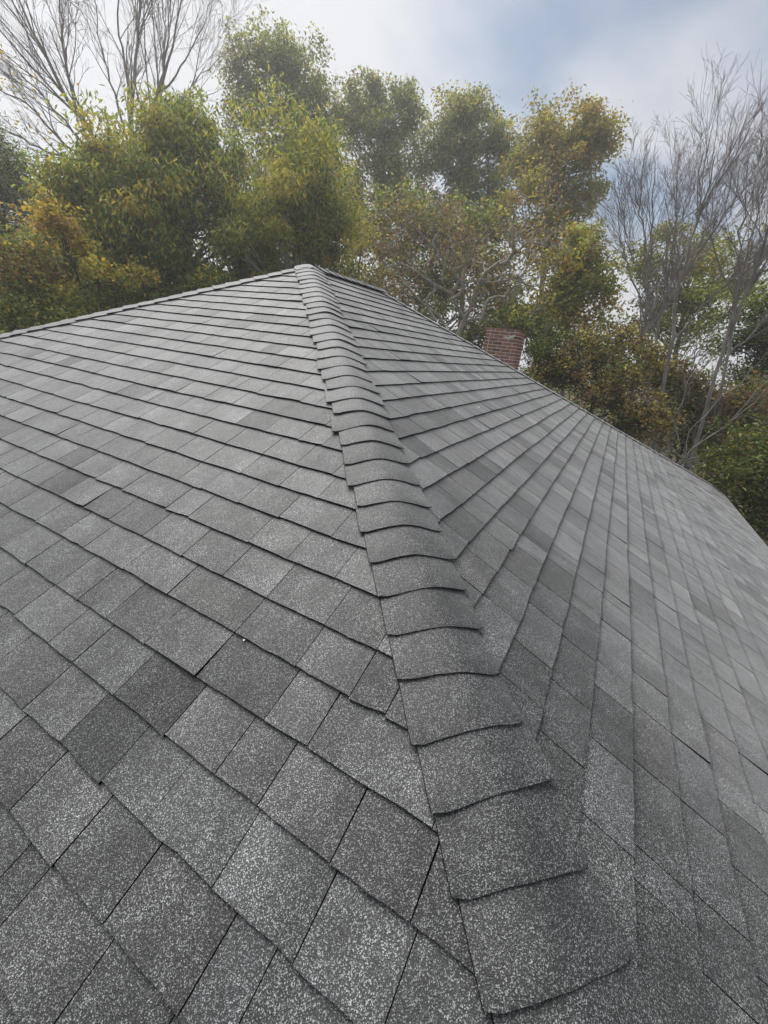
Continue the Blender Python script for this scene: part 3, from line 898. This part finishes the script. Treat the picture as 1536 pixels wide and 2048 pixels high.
leafy_tree('oak_tree', 'grey green twin-topped oak beside the orange brown oak', gz(at(945, 600, D)),
           px_lobes(D, [(930, 225, 42, 32, 12, 0), (900, 260, 35, 35, 10, 0), (990, 250, 32, 40, 9, 0), (940, 310, 70, 50, 20, 0), (890, 370, 50, 55, 14, 0), (980, 390, 60, 55, 16, 0), (870, 450, 60, 50, 14, 0), (950, 480, 80, 50, 16, 0), (1020, 330, 30, 60, 8, 0)]),
           oak_cols, [5, 4, 2, 1], 133, leaf=(.16, .075), per=215, cl_r=.55, trunk_r=.22, droop=.5)
D = 22.0
leafy_tree('oak_tree', 'tall oak turning orange brown, standing left of the right-hand bare trees', gz(at(1115, 620, D)),
           px_lobes(D, [(1170, 255, 48, 36, 15, 0), (1195, 300, 28, 40, 8, 0), (1090, 275, 45, 32, 12, 0), (1050, 320, 42, 42, 12, 0), (1110, 340, 75, 55, 24, 0), (1165, 390, 32, 50, 9, 0), (1070, 410, 80, 60, 24, 0), (1110, 470, 75, 45, 16, 0)]),
           [OLIVE, GOLD, TAN, GREEN, GREY_G], [4, 2.5, 2, 3, 2], 134, leaf=(.15, .075), per=210, cl_r=.48, trunk_r=.2, droop=.5)
# darker filler trees behind the gnarled oak
D = 20.0
leafy_tree('leafy_tree', 'dim olive tree behind the gnarled pale-branched oak', gz(at(850, 640, D)),
           px_lobes(D, [(760, 440, 70, 50, 16, 0), (860, 430, 80, 45, 18, 0), (960, 460, 80, 45, 16, 0), (800, 520, 90, 50, 14, 0), (930, 540, 90, 50, 14, 0), (1010, 600, 80, 50, 20, 0), (730, 600, 70, 50, 14, 0), (860, 580, 100, 45, 24, 0), (790, 640, 90, 40, 16, 0)]),
           [OLIVE, GREEN, BROWN, DGREEN], [1.5, 2, 2, 5], 135, leaf=(.17, .08), per=140, cl_r=.5, droop=.5)
shrub('dim undergrowth behind the ridge at the foot of the gnarled oak', 17.5, [(740, 620, 60, 45, 14, 0), (840, 640, 70, 45, 16, 0), (940, 670, 70, 45, 16, 0), (1000, 650, 60, 45, 12, 0), (690, 590, 50, 40, 10, 0)], [DGREEN, DBROWN, BROWN, OLIVE], [5, 4, 2, 1], 138, leaf=(.14, .07), per=110, cl_r=.42, name='undergrowth_bush', cat='bush')
leafy_tree('leafy_tree', 'thin brownish tree just right of the apex tree behind the short ridge', gz(at(705, 640, 17)),
           px_lobes(17, [(700, 420, 40, 45, 9, 0), (720, 480, 50, 45, 12, 0), (690, 540, 45, 40, 10, 0), (750, 560, 50, 35, 10, 0)]),
           [OLIVE, BROWN, GREEN, DBROWN], [3, 3, 2, 2], 139, leaf=(.11, .06), per=110, cl_r=.42, droop=.5, trunk_r=.08)
# small green tree with orange patches
D = 16.5
leafy_tree('leafy_tree', 'small green tree with an orange top, right of the gnarled oak above the chimney', gz(at(1160, 700, D)),
           px_lobes(D, [(1165, 470, 32, 22, 8, 0), (1170, 520, 55, 35, 18, 0), (1120, 550, 50, 35, 14, 0), (1195, 575, 45, 40, 14, 0), (1140, 620, 75, 45, 22, 0), (1070, 630, 50, 40, 12, 0)]),
           [GREEN, OLIVE, GOLD, ORANGE, DGREEN], [4, 3, 1.6, 1.0, 2], 136, leaf=(.13, .07), per=150, cl_r=.36, droop=.5, trunk_r=.1)
shrub('bright green bush right behind the chimney', 12.5, [(1085, 690, 50, 40, 14, 0), (1040, 640, 55, 30, 12, .6), (1110, 740, 50, 30, 10, 0)], [DGREEN, (0.075, 0.10, 0.015), OLIVE], [4, 4, 1], 137, leaf=(.1, .05), per=150, cl_r=.32, name='green_bush', cat='bush')

# gnarled oak with pale crooked limbs and brown leaves
D = 14.5
gl = [ctr(D, (905, 760), (912, 690), (930, 640), (960, 560), (1010, 520), (1060, 480), (1085, 420)),
      ctr(D, (912, 690), (880, 640), (840, 600), (800, 565), (760, 580), (720, 590, -.4)),
      ctr(D, (930, 640), (905, 590), (935, 530), (950, 480), (905, 440), (860, 430)),
      ctr(D, (960, 560), (1030, 560), (1060, 520, .5), (1100, 470, 1.0), (1150, 450, 1.2)),
      ctr(D, (912, 690), (850, 665), (790, 650, -.5), (740, 640, -.8)),
      ctr(D, (905, 590), (850, 545), (868, 500), (830, 455), (790, 430)),
      ctr(D - .6, (900, 600), (930, 570), (905, 545), (945, 515), (925, 490), (965, 470), (985, 440)),
      ctr(D - .8, (870, 640), (850, 600), (870, 575), (845, 550), (800, 530), (780, 500), (740, 490)),
      ctr(D - .5, (1000, 530), (1030, 500), (1015, 470), (1050, 450), (1045, 410), (1080, 385)),
      ctr(D - .9, (960, 640), (975, 600), (1010, 590), (1030, 560), (1075, 570), (1110, 545)),
      ctr(D - .4, (880, 560), (890, 520), (865, 490), (885, 450), (870, 410), (900, 380)),
      ctr(D - 1.4, (1000, 650), (1040, 655), (1068, 640), (1085, 660), (1130, 672), (1160, 690)),
      ctr(D, (940, 640), (1000, 640), (1060, 640, -.3), (1090, 665, -.6), (1150, 690, -.8), (1190, 660, -1.0))]
bare_tree('gnarled_oak', 'gnarled oak with crooked pale limbs and withered brown leaves, behind the chimney', gz(at(905, 760, D)), gl, 141,
          bark='bark_pale', twigbark='bark_pale', r0=.11,
          lv=((8, (.15, 1.), (25, 70), (.18, .42)), (5, (.2, 1.), (25, 70), (.3, .6)), (4, (.2, 1.), (20, 70), (.35, .7))),
          wander=.30, trop=.03, tmin=.0075,
          leafspec=({'lvl': 2, 'p': .5}, .10, .06, [BROWN, RUST, DBROWN, OLIVE], [4, 1.2, 4, 1], 3, .24))

# bare trees on the right
BG = 'bare trees with upswept twigs at the right'
D = 13.0
def fan(seed, D, spec, label, r0=.1, n=(17, 10, 6)):
    bare_tree('bare_tree', label, gz(at(spec[0][0][0], spec[0][0][1], D)), [ctr(D, *s) for s in spec], seed, bark='bark_grey', twigbark='bark_red', r0=r0,
              lv=((n[0], (.25, .85), (12, 32), (.30, .62)), (n[1], (.12, .98), (12, 34), (.34, .62)), (n[2], (.12, 1.), (12, 36), (.30, .6))), wander=.085, trop=.05, tmin=.0023, maxlen=2.2)
fan(151, 13.0, [[(1235, 960), (1262, 790), (1290, 640), (1300, 520), (1304, 420), (1310, 320)], [(1290, 640), (1250, 520), (1242, 470), (1230, 390)], [(1300, 560), (1345, 470), (1368, 420), (1380, 370)], [(1300, 520), (1278, 420), (1264, 320)]],
    'slim bare tree with upswept twigs beside the orange brown oak', .048)
fan(152, 13.6, [[(1300, 960), (1335, 700), (1362, 560), (1392, 450), (1415, 380), (1430, 310)], [(1362, 560), (1440, 440), (1480, 390), (1505, 320)], [(1392, 450), (1400, 390), (1402, 330)], [(1340, 690), (1420, 600), (1500, 540, -.5), (1560, 500, -.8)]],
    'taller forked bare tree at the right, second from the orange brown oak', .055)
fan(153, 13.2, [[(1370, 970), (1440, 730), (1500, 560), (1550, 420), (1590, 300)], [(1440, 730), (1470, 600), (1508, 460), (1522, 380), (1530, 320)], [(1440, 730), (1530, 640), (1600, 560)], [(1500, 560), (1580, 500), (1640, 440)]],
    'leaning bare tree at the far right whose branches sweep up and out', .05)
fan(154, 14.2, [[(1270, 960), (1300, 760), (1325, 620), (1340, 520), (1352, 410), (1360, 290)], [(1325, 620), (1275, 540), (1248, 440), (1236, 340)], [(1325, 620), (1400, 520), (1450, 440), (1478, 370)]],
    'slender bare tree between the slim bare tree and the taller forked one', .042)
fan(155, 14.6, [[(1420, 960), (1450, 760), (1470, 600), (1480, 500), (1488, 420), (1495, 340)], [(1470, 600), (1430, 500), (1425, 420), (1430, 350)], [(1470, 600), (1535, 500), (1570, 420)]],
    'slender bare tree just behind the leaning bare tree at the far right', .042)
# green tree behind them
D = 21.0
leafy_tree('leafy_tree', 'loose green tree seen through the bare trees at the right', gz(at(1370, 760, D)),
           px_lobes(D, [(1360, 465, 45, 30, 8, 0), (1300, 520, 60, 45, 14, 0), (1400, 520, 70, 45, 16, 0), (1340, 590, 90, 50, 20, 0), (1450, 580, 70, 50, 14, 0), (1300, 650, 60, 50, 12, 0), (1400, 660, 90, 50, 16, 0)]),
           [GREEN, GREY_G, OLIVE], [4, 4, 2], 161, leaf=(.16, .07), per=105, cl_r=.5, droop=.5)
D = 17.0
leafy_tree('leafy_tree', 'dark evergreen tree at the right behind the leaning bare tree', gz(at(1530, 800, D)),
           px_lobes(D, [(1530, 600, 40, 35, 10, 0), (1500, 660, 55, 50, 16, 0), (1560, 680, 60, 60, 18, 0), (1500, 740, 70, 40, 14, 0), (1570, 780, 80, 60, 14, 0)]),
           [DGREEN, GREEN, (0.03, 0.045, 0.02)], [5, 3, 3], 162, leaf=(.12, .05), per=135, cl_r=.42, droop=.4, bark='bark_dark')
# shrubs at the right
shrub('brown-leaved bush right of the chimney, below the small green tree', 11.8, [(1170, 700, 60, 35, 16, .8), (1140, 750, 60, 30, 14, .3), (1230, 740, 60, 45, 18, .3), (1210, 800, 70, 40, 18, 0), (1290, 830, 50, 45, 14, 0)], [BROWN, RUST, GOLD, OLIVE, DBROWN, DGREEN], [4, .6, .7, 1.5, 5, 3], 171, leaf=(.09, .05), per=120, cl_r=.3, name='brown_bush', cat='bush')
shrub('yellow-tinged bush above the brown-leaved bush', 13.0, [(1230, 680, 60, 40, 16, 0), (1290, 700, 40, 40, 10, 0), (1180, 690, 40, 30, 8, 0)], [GOLD, YELLOW, OLIVE, BROWN, DBROWN, DGREEN], [1.2, .4, 2, 3, 2, 2], 172, leaf=(.09, .05), per=105, cl_r=.3, name='yellow_bush', cat='bush')
shrub('dark brown thicket under the bare trees at the right', 15.0, [(1350, 760, 60, 50, 16, 0), (1430, 800, 70, 60, 20, 0), (1500, 830, 70, 60, 18, 0), (1380, 870, 70, 50, 16, 0), (1300, 760, 50, 50, 12, 0)], [DBROWN, BROWN, DGREEN, OLIVE, RUST], [5, 3, 4, 1.2, .8], 173, leaf=(.12, .07), per=120, cl_r=.42, name='brown_thicket', cat='thicket')
shrub('dark yellow green evergreen bush beyond the far eave corner', 10.6, [(1490, 950, 60, 60, 20, 0), (1530, 1030, 50, 60, 16, 0), (1440, 930, 45, 40, 12, .4), (1560, 900, 50, 60, 12, 0), (1480, 900, 40, 40, 8, .5)], [DGREEN, (0.085, 0.105, 0.02), DBROWN, OLIVE, GOLD], [6, 4, 3, .6, .3], 174, leaf=(.10, .04), per=150, cl_r=.34, name='evergreen_bush', cat='bush')
# arching bare sapling whose branches reach right past the eave
D = 11.2
arch = [ctr(D, (1345, 990), (1360, 925), (1410, 880), (1480, 830), (1540, 770)), ctr(D, (1360, 925), (1430, 905), (1500, 880), (1560, 860)),
        ctr(D, (1365, 915), (1380, 860), (1440, 800), (1500, 750), (1540, 700)), ctr(D, (1360, 925), (1400, 925), (1470, 918), (1540, 890)),
        ctr(D, (1362, 915), (1350, 850), (1375, 770), (1400, 690)), ctr(D, (1380, 935), (1430, 945), (1480, 945))]
bare_tree('bare_sapling', 'arching bare sapling fanning out over the right end of the far hip', gz(at(1345, 990, D)), arch, 181, bark='bark_grey', twigbark='bark_grey', r0=.026,
          lv=((4, (.2, .95), (15, 45), (.3, .55)), (3, (.2, 1.), (15, 45), (.35, .6))), wander=.06, trop=.04, tmin=.003, cat='sapling')
D = 14.0
for i, (xa, ya, xb, yb, lb) in enumerate([(1320, 960, 1395, 690, 'pale leaning stem between the brown thicket and the bare trees'), (1365, 960, 1425, 730, 'thinner pale stem beside the leaning stem in the brown thicket'), (1440, 1010, 1520, 700, 'dark straight trunk behind the dark yellow green evergreen bush')]):
    bare_tree('slender_stem', lb, gz(at(xa, ya, D + i * .5)), [ctr(D + i * .5, (xa, ya), (xa * .6 + xb * .4, ya * .6 + yb * .4), (xb, yb))], 190 + i, bark='bark_grey' if i < 2 else 'bark_dark', twigbark='bark_grey', r0=.05,
              lv=((8, (.3, 1.), (25, 60), (.2, .4)), (4, (.2, 1.), (20, 50), (.4, .6))), wander=.1, trop=.05, tmin=.003)

# bare trees at the left
D = 18.0
def fan2(seed, D, spec, label, r0, leafspec=None):
    bare_tree('bare_tree', label, gz(at(spec[0][0][0], spec[0][0][1], D)), [ctr(D, *s) for s in spec], seed, bark='bark_grey', twigbark='bark_red', r0=r0 * .5,
              lv=((13, (.2, .97), (12, 34), (.28, .6)), (8, (.12, 1.), (15, 40), (.34, .6)), (5, (.12, 1.), (12, 40), (.35, .6))), wander=.095, trop=.05, tmin=.0034, leafspec=leafspec, maxlen=4.2)
ylf = lambda lo_, hi_, p: ({'lvl': 2, 'p': p, 'box': (lo_, hi_)}, .11, .06, [YELLOW, GOLD, ORANGE, OLIVE], [4, 2, 1, 2], 3, .15)
zy0, zy1 = at(200, 330, 18)[2], at(200, 190, 18)[2]
fan2(201, 18.0, [[(235, 640), (205, 330), (150, 220), (90, 110), (40, 10), (-10, -90)], [(205, 330), (120, 230), (40, 150), (-40, 90)], [(195, 310), (130, 290), (60, 215), (0, 180), (-60, 150)], [(150, 220), (130, 110), (120, 0), (115, -90)], [(205, 330), (110, 310), (30, 270), (-50, 230)]],
     'bare tree leaning left with long spreading branches', .16, ylf(zy0, zy1, .05))
fan2(202, 18.5, [[(255, 640), (262, 330), (262, 200), (275, 90), (282, 0), (290, -110)], [(262, 300), (225, 180), (200, 80), (185, -40)], [(262, 200), (240, 90), (235, -20), (225, -110)], [(262, 330), (310, 210), (335, 90), (345, -20), (350, -110)]],
     'tall upright bare tree behind the pointed green tree', .16, ylf(zy0, zy1, .12))
fan2(203, 19.5, [[(320, 640), (312, 300), (320, 190), (340, 100), (370, 0), (395, -90)], [(320, 190), (365, 130), (400, 60), (430, -10)], [(318, 220), (330, 100), (325, 0), (320, -90)]],
     'bare tree leaning right towards the tallest oak', .13)
fan2(204, 21.0, [[(385, 640), (375, 240), (385, 170), (400, 100), (420, 30), (430, -40)], [(385, 170), (430, 120), (455, 70), (465, 20)], [(380, 200), (445, 180), (470, 150)]],
     'smaller bare tree with fine twigs just left of the tallest oak', .055)
# thin bare branches in front of the conifer
D = 15.5
bare_tree('bare_sapling', 'thin bare sapling leaning left in front of the dark conifer', gz(at(110, 640, D)),
          [ctr(D, (130, 640), (90, 480), (45, 400), (-10, 340)), ctr(D, (90, 480), (40, 445), (-20, 420)), ctr(D, (110, 560), (60, 470), (20, 380))], 211, bark='bark_grey', twigbark='bark_grey', r0=.045,
          lv=((6, (.2, 1.), (15, 40), (.3, .5)), (3, (.2, 1.), (15, 40), (.4, .6))), wander=.07, trop=.03, tmin=.003, cat='sapling')

# far wood: a low belt of trees that reads as one mass
r = np.random.default_rng(301)
n = 60000
az = np.radians(r.uniform(-35, 110, n))
dist = r.uniform(34, 60, n)
hgt = 3.6 + 1.8 * np.sin(az * 23) + 1.2 * np.sin(az * 57 + 1)
z = r.uniform(0, 1, n) ** 0.8 * np.maximum(hgt * dist / 42, 1.5)
pos = np.stack([CAM[0] + dist * np.cos(az), CAM[1] + dist * np.sin(az), z], -1)
v, f = leaves(pos, r, .42, .22, .3)
tag(mesh_np('far_wood', v, f, M['leaf'], tone=palette(r, n, [DGREEN, BROWN, OLIVE, DBROWN], [4, 3, 2, 3])), 'low belt of dim woodland beyond the trees', 'woodland', kind='stuff')

# ------------------------------------------------------------------ thin scattering box added to stand in for veiling lens glare
hv = box_v(-610, 610, -610, 610, -1.2, 30)
hz = mesh_np('glare_haze', hv, BOXF, M['leaf'])
m, t, L = new_mat('glare_haze_volume')
pv = N(t, 'ShaderNodeVolumePrincipled', inp={'Color': (0.93, 0.96, 1.0, 1), 'Density': 0.0032, 'Anisotropy': 0.5})
o = N(t, 'ShaderNodeOutputMaterial'); L(pv.outputs[0], o.inputs['Volume'])
hz.data.materials.clear(); hz.data.materials.append(m)
tag(hz, kind='stuff')
